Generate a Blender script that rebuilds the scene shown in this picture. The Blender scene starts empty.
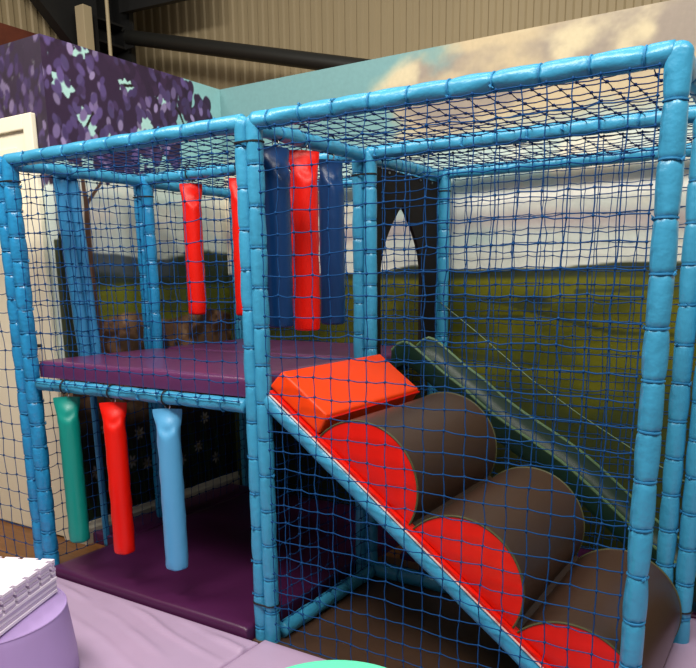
import bpy, math, random
import numpy as np
from mathutils import Matrix, Vector

random.seed(7)
rng = np.random.default_rng(11)
SC = bpy.context.scene
COL = SC.collection

# ---------------------------------------------------------------- camera
FPX, CYPX = 717.97, 437.17
RX, RY, RZ = -0.2154, 0.0115, 0.5673
def _cam_matrix():
    c, s = math.cos, math.sin
    Rz = np.array([[c(RZ), -s(RZ), 0], [s(RZ), c(RZ), 0], [0, 0, 1]])
    Rx = np.array([[1, 0, 0], [0, c(RX), -s(RX)], [0, s(RX), c(RX)]])
    Ry = np.array([[c(RY), 0, s(RY)], [0, 1, 0], [-s(RY), 0, c(RY)]])
    M = Rz @ Rx @ Ry                      # columns: right, forward, up
    W = np.eye(4)
    W[:3, 0] = M[:, 0]; W[:3, 1] = M[:, 2]; W[:3, 2] = -M[:, 1]
    W[:3, 3] = (1.9184, -2.3164, 1.5971)
    return Matrix(W.tolist())
cam_d = bpy.data.cameras.new('camera')
cam = bpy.data.objects.new('camera', cam_d); COL.objects.link(cam)
cam_d.sensor_width = 36; cam_d.sensor_fit = 'HORIZONTAL'
cam_d.lens = FPX * 36 / 696
cam_d.shift_y = (CYPX - 334) / 696
cam_d.clip_start = 0.02
cam.matrix_world = _cam_matrix()
SC.camera = cam

# ---------------------------------------------------------------- world, lamps, exposure
w = bpy.data.worlds.new('World'); SC.world = w; w.use_nodes = True
w.node_tree.nodes['Background'].inputs[0].default_value = (1.0, 0.95, 0.88, 1)
w.node_tree.nodes['Background'].inputs[1].default_value = 0.185
def area(name, loc, target, size, sizey, power, col=(1, .95, .87)):
    l = bpy.data.lights.new(name, 'AREA'); l.energy = power; l.color = col
    l.shape = 'RECTANGLE'; l.size = size; l.size_y = sizey
    o = bpy.data.objects.new(name, l); COL.objects.link(o); o.location = loc
    d = Vector(target) - Vector(loc)
    o.rotation_euler = d.to_track_quat('-Z', 'Y').to_euler()
    return o
area('ceiling_light', (0.6, -2.2, 4.8), (0.2, 0.2, 0.6), 2.4, 0.6, 185)
area('ceiling_light', (3.4, -1.2, 4.8), (0.6, 0.6, 0.8), 2.0, 0.6, 120)
area('ceiling_light', (-2.2, -1.6, 4.8), (-1.0, 0.6, 1.0), 2.0, 0.6, 115)
area('ceiling_light', (0.4, 0.6, 5.2), (0.4, 1.0, 0.0), 3.0, 0.5, 40)
vs = SC.view_settings
vs.view_transform = 'Standard'; vs.look = 'None'; vs.gamma = 1.0; vs.use_curve_mapping = False
vs.exposure = 0.0

# ---------------------------------------------------------------- helpers
def lin(c):
    c = np.asarray(c, float) / 255.0
    return np.where(c <= .04045, c / 12.92, ((c + .055) / 1.055) ** 2.4)
def rgba(c): return tuple(float(v) for v in lin(c)) + (1.0,)

def material(name, col, rough=.5, spec=.5, metal=0., coat=0., bump=None, vary=0., vary_scale=6., coord='Object', stretch=(1, 1, 1)):
    m = bpy.data.materials.new(name); m.use_nodes = True
    nt = m.node_tree; b = nt.nodes['Principled BSDF']
    b.inputs['Base Color'].default_value = rgba(col)
    b.inputs['Roughness'].default_value = rough
    b.inputs['Specular IOR Level'].default_value = spec
    b.inputs['Metallic'].default_value = metal
    b.inputs['Coat Weight'].default_value = coat
    b.inputs['Coat Roughness'].default_value = .2
    tc = nt.nodes.new('ShaderNodeTexCoord'); mp = nt.nodes.new('ShaderNodeMapping')
    mp.inputs['Scale'].default_value = stretch
    nt.links.new(tc.outputs[coord], mp.inputs[0])
    if vary:
        n = nt.nodes.new('ShaderNodeTexNoise'); n.inputs['Scale'].default_value = vary_scale; n.inputs['Detail'].default_value = 4
        mx = nt.nodes.new('ShaderNodeMix'); mx.data_type = 'RGBA'
        c = np.asarray(col, float)
        mx.inputs[6].default_value = rgba(np.clip(c * (1 - vary), 0, 255)); mx.inputs[7].default_value = rgba(np.clip(c * (1 + vary), 0, 255))
        nt.links.new(mp.outputs[0], n.inputs['Vector'])
        nt.links.new(n.outputs['Fac'], mx.inputs[0]); nt.links.new(mx.outputs[2], b.inputs['Base Color'])
    if bump:
        sc, st, dist = bump
        n = nt.nodes.new('ShaderNodeTexNoise'); n.inputs['Scale'].default_value = sc; n.inputs['Detail'].default_value = 3
        bp = nt.nodes.new('ShaderNodeBump'); bp.inputs['Strength'].default_value = st; bp.inputs['Distance'].default_value = dist
        nt.links.new(mp.outputs[0], n.inputs['Vector'])
        nt.links.new(n.outputs['Fac'], bp.inputs['Height']); nt.links.new(bp.outputs[0], b.inputs['Normal'])
    return m

def mesh_np(name, V, F, smooth=False):
    """fast mesh from numpy verts and a quad / tri face array (or a list of ragged faces)"""
    me = bpy.data.meshes.new(name)
    V = np.asarray(V, np.float32)
    if isinstance(F, np.ndarray):
        n, k = F.shape
        me.vertices.add(len(V)); me.vertices.foreach_set('co', V.ravel())
        me.loops.add(n * k); me.loops.foreach_set('vertex_index', F.astype(np.int32).ravel())
        me.polygons.add(n)
        me.polygons.foreach_set('loop_start', np.arange(0, n * k, k, dtype=np.int32))
        me.update(calc_edges=True); me.validate()
    else:
        me.from_pydata([tuple(map(float, v)) for v in V], [], [tuple(int(i) for i in f) for f in F]); me.update()
    if smooth: me.shade_smooth()
    return me
def link(name, me, mat=None, parent=None, loc=None):
    o = bpy.data.objects.new(name, me); COL.objects.link(o)
    if mat is not None and me is not None and len(me.materials) == 0: me.materials.append(mat)
    if parent is not None: o.parent = parent
    if loc is not None: o.location = loc
    return o
def thing(name, loc=(0, 0, 0)):
    o = bpy.data.objects.new(name, None); COL.objects.link(o); o.location = loc; o.empty_display_size = .1
    return o
def tag(o, label, cat, group=None):
    o['label'] = label; o['category'] = cat
    if group: o['group'] = group
    return o
def struct(o): o['kind'] = 'structure'; return o

class MB:
    """collects shapes, becomes one mesh"""
    def __init__(s): s.V = []; s.F = []
    def add(s, V, F):
        b = len(s.V); s.V.extend([tuple(map(float, v)) for v in V]); s.F.extend([tuple(int(i) + b for i in f) for f in F]); return s
    def box(s, x0, x1, y0, y1, z0, z1):
        V = [(x, y, z) for z in (z0, z1) for y in (y0, y1) for x in (x0, x1)]
        return s.add(V, [(0, 2, 3, 1), (4, 5, 7, 6), (0, 1, 5, 4), (2, 6, 7, 3), (0, 4, 6, 2), (1, 3, 7, 5)])
    def prism(s, poly, axis, a, b):
        """extrude a 2D polygon along an axis (0,1,2) from a to b"""
        n = len(poly); V = []
        for t in (a, b):
            for p in poly:
                q = list(p); q.insert(axis, t); V.append(q)
        F = [tuple(range(n))[::-1], tuple(range(n, 2 * n))] + [(i, (i + 1) % n, n + (i + 1) % n, n + i) for i in range(n)]
        return s.add(V, F)
    def tube(s, pts, r, n=10, cap=True):
        V, F = sweep(pts, r, n, cap); return s.add(V, F)
    def mesh(s, name, smooth=False, bevel=0, seg=2):
        me = mesh_np(name, s.V, s.F)
        import bmesh
        bm = bmesh.new(); bm.from_mesh(me)
        bmesh.ops.recalc_face_normals(bm, faces=bm.faces)
        if bevel:
            ed = [e for e in bm.edges if e.is_manifold and e.calc_face_angle(0) > .5]
            bmesh.ops.bevel(bm, geom=ed, offset=bevel, segments=seg, profile=.6, affect='EDGES')
        bm.to_mesh(me); bm.free()
        if smooth:
            me.shade_smooth()
            try: me.set_sharp_from_angle(angle=math.radians(38))
            except Exception: pass
        return me
    def build(s, name, mat, parent=None, smooth=False, bevel=0, seg=2):
        return link(name, s.mesh(name, smooth, bevel, seg), mat, parent)

def frame_of(d):
    d = np.asarray(d, float); d = d / np.linalg.norm(d)
    a = np.array([0, 0, 1.]) if abs(d[2]) < .9 else np.array([0, 1., 0])
    u = np.cross(a, d); u /= np.linalg.norm(u); v = np.cross(d, u)
    return d, u, v
def sweep(pts, r, n=10, cap=True):
    pts = np.asarray(pts, float); m = len(pts); r = np.broadcast_to(np.asarray(r, float), (m,))
    V = []; F = []; pu = None
    for i in range(m):
        d = pts[min(i + 1, m - 1)] - pts[max(i - 1, 0)]
        d, u, v = frame_of(d)
        if pu is not None:
            u = pu - d * np.dot(pu, d); u /= np.linalg.norm(u); v = np.cross(d, u)
        pu = u
        for k in range(n):
            a = 2 * math.pi * k / n
            V.append(pts[i] + r[i] * (math.cos(a) * u + math.sin(a) * v))
    for i in range(m - 1):
        for k in range(n):
            k2 = (k + 1) % n
            F.append((i * n + k, i * n + k2, (i + 1) * n + k2, (i + 1) * n + k))
    if cap:
        F.append(tuple(range(n))[::-1]); F.append(tuple(range((m - 1) * n, m * n)))
    return V, F

def prism_xz(poly, y0, y1):
    n = len(poly); V = [(p[0], y, p[1]) for y in (y0, y1) for p in poly]
    F = [tuple(range(n)), tuple(range(n, 2 * n))[::-1]] + [(i, n + i, n + (i + 1) % n, (i + 1) % n) for i in range(n)]
    return V, F

# value noise
def _hash(ix, iy, seed):
    h = (ix.astype(np.int64) * 374761393 + iy.astype(np.int64) * 668265263 + seed * 1442695041) & 0xffffffff
    h = ((h ^ (h >> 13)) * 1274126177) & 0xffffffff
    return ((h ^ (h >> 16)) & 0xffff) / 65535.0
def vnoise(x, y, seed=0):
    ix = np.floor(x); iy = np.floor(y); fx = x - ix; fy = y - iy
    fx = fx * fx * (3 - 2 * fx); fy = fy * fy * (3 - 2 * fy)
    a = _hash(ix, iy, seed); b = _hash(ix + 1, iy, seed); c = _hash(ix, iy + 1, seed); d = _hash(ix + 1, iy + 1, seed)
    return (a * (1 - fx) + b * fx) * (1 - fy) + (c * (1 - fx) + d * fx) * fy
def fbm(x, y, seed=0, octv=5):
    t = 0; a = .5; n = 0
    for i in range(octv):
        t = t + a * vnoise(x * 2 ** i + 17 * i, y * 2 ** i + 5 * i, seed + i); n += a; a *= .5
    return t / n
def sstep(a, b, x):
    t = np.clip((x - a) / (b - a), 0, 1); return t * t * (3 - 2 * t)

# ---------------------------------------------------------------- materials
BLUE = material('blue_vinyl', (58, 150, 190), rough=.34, spec=.5, bump=(30, .45, .008), vary=.06, vary_scale=4)
BLUE_DEEP = material('crumpled_blue_vinyl', (36, 136, 190), rough=.26, spec=.55, bump=(34, .6, .008), vary=.08, vary_scale=6)
BLUE_FLAT = material('smooth_blue_vinyl', (56, 136, 188), rough=.32, bump=(9, .2, .006))
CORD = material('blue_lacing_cord', (32, 122, 172), rough=.7)
NETM_ROOF = material('navy_net_cord', (20, 40, 84), rough=.8, spec=.15)
NETM = material('blue_net_cord', (14, 64, 116), rough=.8, spec=.15)
BLACK = material('black_plastic', (18, 18, 20), rough=.5)
RED = material('red_vinyl', (226, 20, 4), rough=.4, spec=.35, bump=(14, .25, .008), vary=.05)
RED_ORANGE = material('orange_red_vinyl', (246, 66, 2), rough=.45, spec=.35, bump=(8, .2, .006))
TEAL = material('green_teal_vinyl', (8, 138, 126), rough=.36, bump=(14, .25, .008))
SKYBLUE = material('pale_blue_vinyl', (84, 160, 208), rough=.36, bump=(14, .3, .008))
NAVY = material('dark_blue_vinyl', (8, 54, 106), rough=.34, bump=(12, .3, .008))
BROWN = material('brown_vinyl', (62, 42, 32), rough=.4, bump=(60, .12, .002), vary=.06, vary_scale=3)
BROWN_MAT = material('brown_mat_vinyl', (72, 50, 36), rough=.5, bump=(10, .25, .006), vary=.1)
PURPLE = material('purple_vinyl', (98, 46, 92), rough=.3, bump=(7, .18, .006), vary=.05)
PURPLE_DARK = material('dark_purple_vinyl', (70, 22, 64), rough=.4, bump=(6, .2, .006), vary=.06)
LILAC = material('lilac_vinyl', (177, 152, 182), rough=.42, bump=(6, .12, .006), vary=.03)
LILAC_POUF = material('lilac_pouf_vinyl', (172, 146, 200), rough=.45, vary=.03)
MINT = material('mint_vinyl', (105, 225, 185), rough=.4, vary=.03)
WHITE_FOAM_B = material('white_foam_lilac_tint', (196, 180, 208), rough=.8, vary=.03, vary_scale=20)
WHITE_FOAM = material('white_foam', (228, 218, 232), rough=.8, vary=.03, vary_scale=20)
CREAM = material('cream_paint', (246, 238, 212), rough=.4)
SKIRT = material('pale_skirting_paint', (205, 198, 178), rough=.5)
GREEN = material('green_slide_plastic', (18, 46, 33), rough=.45, coat=.0, vary=.1, vary_scale=3)
GREEN_LIP = material('pale_green_slide_edge', (84, 112, 76), rough=.4)
DARKPANEL = material('dark_brown_board', (24, 19, 17), rough=.75, spec=.2, vary=.2, vary_scale=8)
STEEL = material('black_steel', (26, 26, 26), rough=.6, vary=.2, vary_scale=3)
STEEL_TUBE = material('dark_steel_tube', (30, 30, 27), rough=.5)
BEIGE_POST = material('beige_post_paint', (188, 172, 138), rough=.6)
BRASS = material('steel_ring', (190, 190, 185), rough=.3, metal=1)
PIPING_W = material('white_piping', (225, 190, 185), rough=.5)
PIPING_D = material('dark_piping', (70, 72, 40), rough=.6)
WOOD = material('wood_floor', (118, 76, 38), rough=.4, vary=.28, vary_scale=5, stretch=(1, 12, 1), coord='Object')
BRICK = material('red_brown_brick', (92, 44, 28), rough=.85, vary=.4, vary_scale=5)
def cladding_mat():
    return material('beige_cladding', (156, 140, 108), rough=.65, vary=.05, vary_scale=1.5)
CLAD = cladding_mat()

def mural_mat(name):
    m = bpy.data.materials.new(name); m.use_nodes = True
    nt = m.node_tree; b = nt.nodes['Principled BSDF']
    a = nt.nodes.new('ShaderNodeVertexColor'); a.layer_name = 'print'
    n = nt.nodes.new('ShaderNodeTexNoise'); n.inputs['Scale'].default_value = 40; n.inputs['Detail'].default_value = 3
    tc = nt.nodes.new('ShaderNodeTexCoord'); nt.links.new(tc.outputs['Object'], n.inputs['Vector'])
    mr = nt.nodes.new('ShaderNodeMapRange'); mr.inputs[3].default_value = .9; mr.inputs[4].default_value = 1.1
    nt.links.new(n.outputs['Fac'], mr.inputs[0])
    mx = nt.nodes.new('ShaderNodeVectorMath'); mx.operation = 'SCALE'
    nt.links.new(a.outputs['Color'], mx.inputs[0]); nt.links.new(mr.outputs[0], mx.inputs['Scale'])
    nt.links.new(mx.outputs[0], b.inputs['Base Color'])
    b.inputs['Roughness'].default_value = .55; b.inputs['Specular IOR Level'].default_value = .3
    return m
MURAL = mural_mat('printed_mural')

# ================================================================ SETTING
XW, YK, YW, HW = -1.763, 0.398, 1.83, 2.92     # mural partition: side plane, door-wall plane, back plane, height
floor = struct(MB().box(-6, 6, -6, 5, -.1, 0).build('floor', WOOD))

def grid_wall(name, org, du, dv, ulen, vlen, step, paint, normal_flip=False):
    nu = int(round(ulen / step)) + 1; nv = int(round(vlen / step)) + 1
    u = np.linspace(0, ulen, nu); v = np.linspace(0, vlen, nv)
    U, Vv = np.meshgrid(u, v)
    P = np.asarray(org)[None, None] + U[..., None] * np.asarray(du) + Vv[..., None] * np.asarray(dv)
    idx = np.arange(nu * nv).reshape(nv, nu)
    F = np.stack([idx[:-1, :-1], idx[:-1, 1:], idx[1:, 1:], idx[1:, :-1]], -1).reshape(-1, 4)
    if normal_flip: F = F[:, ::-1]
    me = mesh_np(name, P.reshape(-1, 3), np.ascontiguousarray(F))
    col = paint(U, Vv)
    c4 = np.ones((nu * nv, 4), np.float32); c4[:, :3] = lin(np.clip(col, 0, 255).reshape(-1, 3))
    at = me.color_attributes.new('print', 'FLOAT_COLOR', 'POINT'); at.data.foreach_set('color', c4.ravel())
    return struct(link(name, me, MURAL))
def mix(a, b, t): return a * (1 - t[..., None]) + np.asarray(b, float) * t[..., None]
def blob(img, U, V, cu, cv, a, b, ang, colr, jag=0, soft=.15, seed=0):
    R_ = max(a, b) * 1.6
    st_u = U[0, 1] - U[0, 0]; st_v = V[1, 0] - V[0, 0]
    i0 = max(int((cu - R_ - U[0, 0]) / st_u), 0); i1 = min(int((cu + R_ - U[0, 0]) / st_u) + 2, U.shape[1])
    j0 = max(int((cv - R_ - V[0, 0]) / st_v), 0); j1 = min(int((cv + R_ - V[0, 0]) / st_v) + 2, U.shape[0])
    if i1 <= i0 or j1 <= j0: return
    x = U[j0:j1, i0:i1] - cu; y = V[j0:j1, i0:i1] - cv
    c, s = math.cos(ang), math.sin(ang)
    p = (x * c + y * s) / a; q = (-x * s + y * c) / b
    rr = np.sqrt(p * p + q * q)
    if jag:
        th = np.arctan2(q, p); rr = rr / (1 + jag * (.55 * np.abs(2 * ((th * 7 / 6.2832 + seed) % 1) - 1) * 2 - .55 + .5 * np.cos(2 * th + seed * 3)))
    t = 1 - sstep(1 - soft, 1 + soft, rr)
    img[j0:j1, i0:i1] = mix(img[j0:j1, i0:i1], colr, t)
def stroke(img, U, V, p0, p1, w0, w1, colr):
    dx, dy = p1[0] - p0[0], p1[1] - p0[1]; L2 = dx * dx + dy * dy
    t = np.clip(((U - p0[0]) * dx + (V - p0[1]) * dy) / L2, 0, 1)
    d = np.hypot(U - p0[0] - t * dx, V - p0[1] - t * dy); ww = w0 + (w1 - w0) * t
    k = 1 - sstep(ww * .8, ww * 1.2, d)
    img[:] = mix(img, colr, k)
def leaf_canopy(img, U, V, inside, umax, seed, dark=1.0):
    r = random.Random(seed)
    pts = []
    for _ in range(2600):
        u = r.uniform(-.05, umax); v = r.uniform(2.0, 2.95)
        if inside(u, v): pts.append((u, v))
    base = np.array((58, 40, 66)) * dark
    for (u, v) in pts[:1100]:
        a = r.uniform(.03, .055); k = r.uniform(.85, 1.12)
        blob(img, U, V, u, v, a, a * .62, r.uniform(-2.2, -.9), base * k, soft=.12)
    return pts, r
def leaf_lights(img, U, V, pts, r, n, dark=1.0):
    pal = [(104, 84, 140), (86, 68, 118), (136, 116, 166), (78, 58, 98), (92, 76, 124), (84, 66, 110), (158, 140, 184)]
    for (u, v) in pts[:n]:
        if vnoise(np.array(u * 7.), np.array(v * 7.), 77) < .30: continue
        a = r.uniform(.026, .042); an = r.uniform(-2.3, -.8)
        c = np.array(r.choice(pal)) * dark * r.uniform(.85, 1.08)
        blob(img, U, V, u, v, a, a * .58, an, c, soft=.2)

def paint_left(U, V):                       # U = distance back from the outer corner, V = height
    Yc = U + YK
    img = np.zeros(U.shape + (3,)); n1 = fbm(Yc * 2.2, V * 3, 3)
    img[:] = (205, 214, 202)
    img = mix(img, (150, 202, 202), sstep(1.95, 2.5, V + (n1 - .5) * .5))
    img = mix(img, (226, 222, 206), sstep(.5, .75, fbm(Yc * 1.6 + 3, V * 4, 9)) * (1 - sstep(2.1, 2.4, V)))
    hill = 1.765 + .016 * np.sin(Yc * 4.2) + .04 * (fbm(Yc * 5, V * 0 + 1, 5) - .5)
    img = mix(img, (78, 88, 92), 1 - sstep(hill - .01, hill + .01, V))
    img = mix(img, (48, 58, 44), 1 - sstep(-.03, .02, V - (hill - .11 + .05 * (n1 - .5))))
    tree = hill - .02 + .10 * fbm(Yc * 6, V * 4, 15)
    img = mix(img, (44, 54, 34), (1 - sstep(tree - .02, tree + .02, V)) * sstep(1.2, 1.35, Yc))
    img = mix(img, (112, 118, 30), (1 - sstep(1.55, 1.60, V + .04 * (n1 - .5))) * (.55 + .45 * sstep(.3, .6, fbm(Yc * 3, V * 9, 21))))
    st = 1.38 + .03 * np.sin(Yc * 9) ; m_st = 1 - sstep(st - .012, st + .012, V)
    br = fbm(Yc * 7, V * 8, 31)
    img = mix(img, (138, 104, 76), m_st)
    img = mix(img, (70, 48, 36), m_st * sstep(.45, .62, br)); img = mix(img, (176, 142, 110), m_st * (1 - sstep(.28, .42, br)))
    r = random.Random(4)
    for _ in range(60):
        blob(img, U, V, r.uniform(0, 1.45), r.uniform(.72, 1.3), r.uniform(.05, .1), r.uniform(.04, .06), r.uniform(-.3, .3),
             np.array((140, 104, 76)) * r.uniform(.5, 1.15), soft=.3)
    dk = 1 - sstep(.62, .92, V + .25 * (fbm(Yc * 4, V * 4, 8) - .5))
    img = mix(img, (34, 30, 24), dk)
    for _ in range(120):                     # grass stems
        u = r.uniform(0, 1.45); z = r.uniform(.1, .5)
        blob(img, U, V, u, z, .006, r.uniform(.08, .2), r.uniform(-.2, .2), (40, 58, 34), soft=.4)
    for (yy, zz) in [(.516, .436), (.80, .44), (.93, .40), (.72, .56), (.88, .62), (1.1, .5), (1.25, .36), (1.42, .42), (1.6, .30), (1.02, .72), (.62, .7), (1.5, .62)]:
        stroke(img, U, V, (yy - YK, zz), (yy - YK + .02, .1), .004, .005, (60, 70, 50))
        for k in range(7):
            a = k * .9 + yy * 9
            blob(img, U, V, yy - YK + .026 * math.cos(a), zz + .026 * math.sin(a), .020, .009, a, np.array((150, 146, 136)) * r.uniform(.7, 1.1), soft=.4)
        blob(img, U, V, yy - YK, zz, .012, .012, 0, (120, 104, 60), soft=.4)
    # trunk and branches
    tk = (86, 62, 48); q = lambda y, z: (y - YK, z)
    stroke(img, U, V, q(.62, 1.1), q(.60, 1.7), .045, .026, tk); stroke(img, U, V, q(.60, 1.7), q(.61, 2.05), .026, .017, tk)
    stroke(img, U, V, q(.61, 2.05), q(.575, 2.5), .016, .010, tk); stroke(img, U, V, q(.61, 2.05), q(.78, 2.24), .012, .008, tk)
    stroke(img, U, V, q(.60, 1.7), q(.60, 1.3), .010, .012, (120, 92, 70))
    # dark stump by the corner
    blob(img, U, V, .03, 1.82, .055, .06, 0, (58, 66, 46), soft=.1)
    m = ((U < .085) & (V < 1.82) & (V > 1.1)); img[m] = (56, 64, 44)
    # canopy
    def inside(u, v):
        y = u + YK
        lo = 2.30 + .06 * math.sin(y * 13) + .05 * math.sin(y * 31) + max(0, y - 1.05) * .55
        if y > 1.72: return False
        hi = 3.0 if y < 1.30 else 2.98 - (y - 1.30) * .45
        if y > 1.36 and fbm(np.array(y * 9.), np.array(v * 9.), 33, 2) < .36 + (y - 1.36) * .35: return False
        return lo < v < hi
    pts, rr = leaf_canopy(img, U, V, inside, 1.4, 2)
    blob(img, U, V, .30, 2.62, .36, .30, 0, (56, 38, 64), soft=.12)
    hole = (182, 226, 218)
    for (y, z, a, s) in [(.519, 2.690, .062, .3), (.66, 2.90, .055, 1), (.665, 2.50, .07, 2), (.985, 2.77, .05, 3), (1.11, 2.56, .06, 4), (1.24, 2.50, .045, 5), (1.27, 2.74, .03, 6), (.80, 2.46, .03, 1.5)]:
        blob(img, U, V, y - YK, z, a, a * .9, s, hole, jag=.45, soft=.05, seed=s * 2.1)
    for a, b in [((.60, 2.40), (.72, 2.58)), ((.70, 2.42), (.80, 2.52)), ((.95, 2.77), (1.06, 2.79)), ((1.30, 2.78), (1.42, 2.70)), ((1.42, 2.70), (1.46, 2.62))]:
        stroke(img, U, V, q(*a), q(*b), .010, .007, (38, 30, 30))
    leaf_lights(img, U, V, pts[1100:], rr, 360, .96)
    # drooping sprays under the canopy
    for _ in range(70):
        y = rr.uniform(.75, 1.35); z = 2.30 - rr.uniform(0, .14) + (y - .95) * .12
        if vnoise(np.array(y * 9.), np.array(3.), 4) > .45:
            blob(img, U, V, y - YK, z, .032, .014, rr.uniform(-1.9, -1.2), np.array((78, 60, 100)) * rr.uniform(.8, 1.2), soft=.2)
    return img

def paint_corner(U, V):                     # door wall, U grows towards the left
    img = np.zeros(U.shape + (3,)); img[:] = (200, 212, 204)
    pts, rr = leaf_canopy(img, U, V, lambda u, v: v > 2.16, 1.5, 9, dark=.8)  # leaf colours darkened: the shade on this wall is painted into the print
    img = mix(img, (52, 44, 58), sstep(2.16, 2.24, V) * .75)
    leaf_lights(img, U, V, pts[1100:], rr, 460, dark=.72)  # lighter leaves dimmed for the same painted shade
    m = ((U < .05) & (V < 1.85) & (V > 1.1)); img[m] = (56, 64, 44)
    img[(V < 1.1)] = (120, 96, 72)
    return img

def paint_back(U, V):
    X = U + XW
    img = np.zeros(U.shape + (3,))
    n1 = fbm(X * 1.1 + 4, V * 2.0, 41, 6); n2 = fbm(X * 2.3 + 9, V * 3.2 + 2, 52, 6); n3 = fbm(X * 3 + 1, V * 5, 63, 5)
    img[:] = (110, 152, 154)
    img = mix(img, (176, 206, 198), 1 - sstep(2.0, 2.6, V))
    # big warm cumulus
    edge = X - (-.46 + 1.9 * np.clip(V - 2.70, 0, .3)) + (n2 - .5) * .9 + (n1 - .5) * .5
    cl = sstep(-.05, .22, edge) * sstep(2.30, 2.5, V + (n2 - .5) * .3)
    cc = mix(np.zeros_like(img) + (190, 172, 138), (146, 134, 122), sstep(.48, .68, n3 * .5 + n1 * .5))
    cc = mix(cc, (202, 188, 154), sstep(.52, .7, n2))
    img = img * (1 - cl[..., None]) + cc * cl[..., None]
    # middle sky inside the frame
    mid = (1 - sstep(2.28, 2.5, V + (n2 - .5) * .3))
    ms = mix(np.zeros_like(img) + (200, 208, 198), (226, 214, 190), sstep(.46, .62, n1)); ms = mix(ms, (166, 196, 192), sstep(.5, .66, n2) * .7)
    img = img * (1 - mid[..., None]) + ms * mid[..., None]
    b1 = np.exp(-((V - 2.02 - .04 * np.sin(X * 1.7)) / .05) ** 2) * sstep(-.2, .2, X + (n2 - .5)); img = mix(img, (248, 246, 236), b1 * .85)
    b2 = np.exp(-((V - 1.90 - .03 * np.sin(X * 2.1 + 1)) / .055) ** 2) * (.4 + .9 * n1); img = mix(img, (176, 160, 158), np.clip(b2, 0, 1))
    img = mix(img, (214, 216, 204), (1 - sstep(1.72, 1.84, V)) * .8)
    # land
    hz = 1.645 + .03 * (fbm(X * 2.2, X * 0 + 7, 71) - .5) + .05 * sstep(.6, 1.1, X) * .6 + .03 * np.exp(-((X + .2) / .2) ** 2)
    land = 1 - sstep(hz - .006, hz + .006, V)
    base = mix(np.zeros_like(img) + (104, 104, 12), (80, 84, 14), sstep(.42, .62, fbm(X * 2, V * 7, 81)))
    base = mix(base, (120, 117, 18), sstep(.55, .75, fbm(X * 1.3 + 5, V * 5, 85)) * .8)
    base = mix(base, (46, 54, 34), sstep(1.58, 1.615, V + .03 * (n3 - .5)))
    for (x0, z0, x1, z1, ww) in [(.0, 1.50, .55, 1.44, .022), (.45, 1.44, 1.0, 1.30, .016), (-.3, 1.36, .5, 1.37, .018), (.8, 1.52, 1.6, 1.55, .012), (.5, 1.46, .64, 1.455, .04), (1.0, 1.3, 1.7, 1.28, .012), (-.6, 1.2, .6, 1.1, .02), (.9, 1.62, 1.8, 1.60, .02)]:
        stroke(base, U, V, (x0 - XW, z0), (x1 - XW, z1), ww, ww * .7, (66, 72, 30))
    blob(base, U, V, .57 - XW, 1.475, .06, .022, 0, (40, 50, 50), soft=.4)
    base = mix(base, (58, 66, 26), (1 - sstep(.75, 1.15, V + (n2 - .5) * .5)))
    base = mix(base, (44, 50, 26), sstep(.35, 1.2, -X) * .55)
    img = img * (1 - land[..., None]) + base * land[..., None]
    return img

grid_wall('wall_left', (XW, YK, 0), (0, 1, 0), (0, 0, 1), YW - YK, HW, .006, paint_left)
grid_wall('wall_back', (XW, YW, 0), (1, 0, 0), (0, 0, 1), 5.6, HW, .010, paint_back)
grid_wall('wall_corner', (XW, YK, 0), (-1, 0, 0), (0, 0, 1), 1.5, HW, .010, paint_corner, True)
# solid backing so the partition has thickness
struct(MB().box(XW - .08, XW - .004, YK + .004, YW + .08, 0, HW - .002).build('wall_left_backing', CREAM))
struct(MB().box(XW - .004, XW + 5.6, YW + .004, YW + .08, 0, HW - .002).build('wall_back_backing', CREAM))
struct(MB().box(XW - 1.5, XW - .08, YK + .004, YK + .08, 0, HW - .002).build('wall_corner_backing', CREAM))

# skirting on the side wall: plinth and a moulded top
V_, F_ = prism_xz([(XW, 0), (XW + .022, 0), (XW + .022, .095), (XW + .014, .115), (XW + .010, .135), (XW, .135)], YK - .02, YW)
struct(MB().add(V_, F_).build('baseboard_left', SKIRT))
struct(MB().box(-1.86, XW, YK - .022, YK, 0, .12).build('baseboard_corner', SKIRT))

# door in the door wall
d = struct(thing('door_1', (-2.3, YK, 0)))
def dbox(name, x0, x1, y0, y1, z0, z1, mat=CREAM, bev=.006, par=None):
    o = MB().box(x0, x1, y0, y1, z0, z1).build(name, mat, None, bevel=bev)
    o.parent = par or d; o.matrix_parent_inverse = Matrix.Translation(-Vector((-2.3, YK, 0)))
    return o
dbox('door_casing', -1.94, -1.86, YK - .035, YK - .002, 0, 2.53)
dbox('door_casing', -3.00, -2.92, YK - .035, YK - .002, 0, 2.53)
dbox('door_casing', -2.92, -1.94, YK - .035, YK - .002, 2.45, 2.53)
dbox('door_leaf', -2.92, -1.94, YK - .016, YK - .002, 0.01, 2.45)
for z0, z1 in ((2.02, 2.36),):
    for x0, x1 in ((-2.82, -2.48), (-2.38, -2.04)):
        m = MB()
        for (a, b, c_, e) in ((x0, x0 + .03, z0, z1), (x1 - .03, x1, z0, z1), (x0 + .03, x1 - .03, z0, z0 + .03), (x0 + .03, x1 - .03, z1 - .03, z1)):
            m.box(a, b, YK - .028, YK - .014, c_, e)
        o = m.build('panel_moulding', CREAM, d); o.matrix_parent_inverse = Matrix.Translation(-Vector((-2.3, YK, 0)))
m = MB().tube([(-2.00, YK - .016, 1.23), (-2.00, YK - .06, 1.23), (-2.04, YK - .065, 1.232), (-2.09, YK - .062, 1.225)], .010, 8)
o = m.build('door_handle', BLACK, d, smooth=True); o.matrix_parent_inverse = Matrix.Translation(-Vector((-2.3, YK, 0)))

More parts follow.
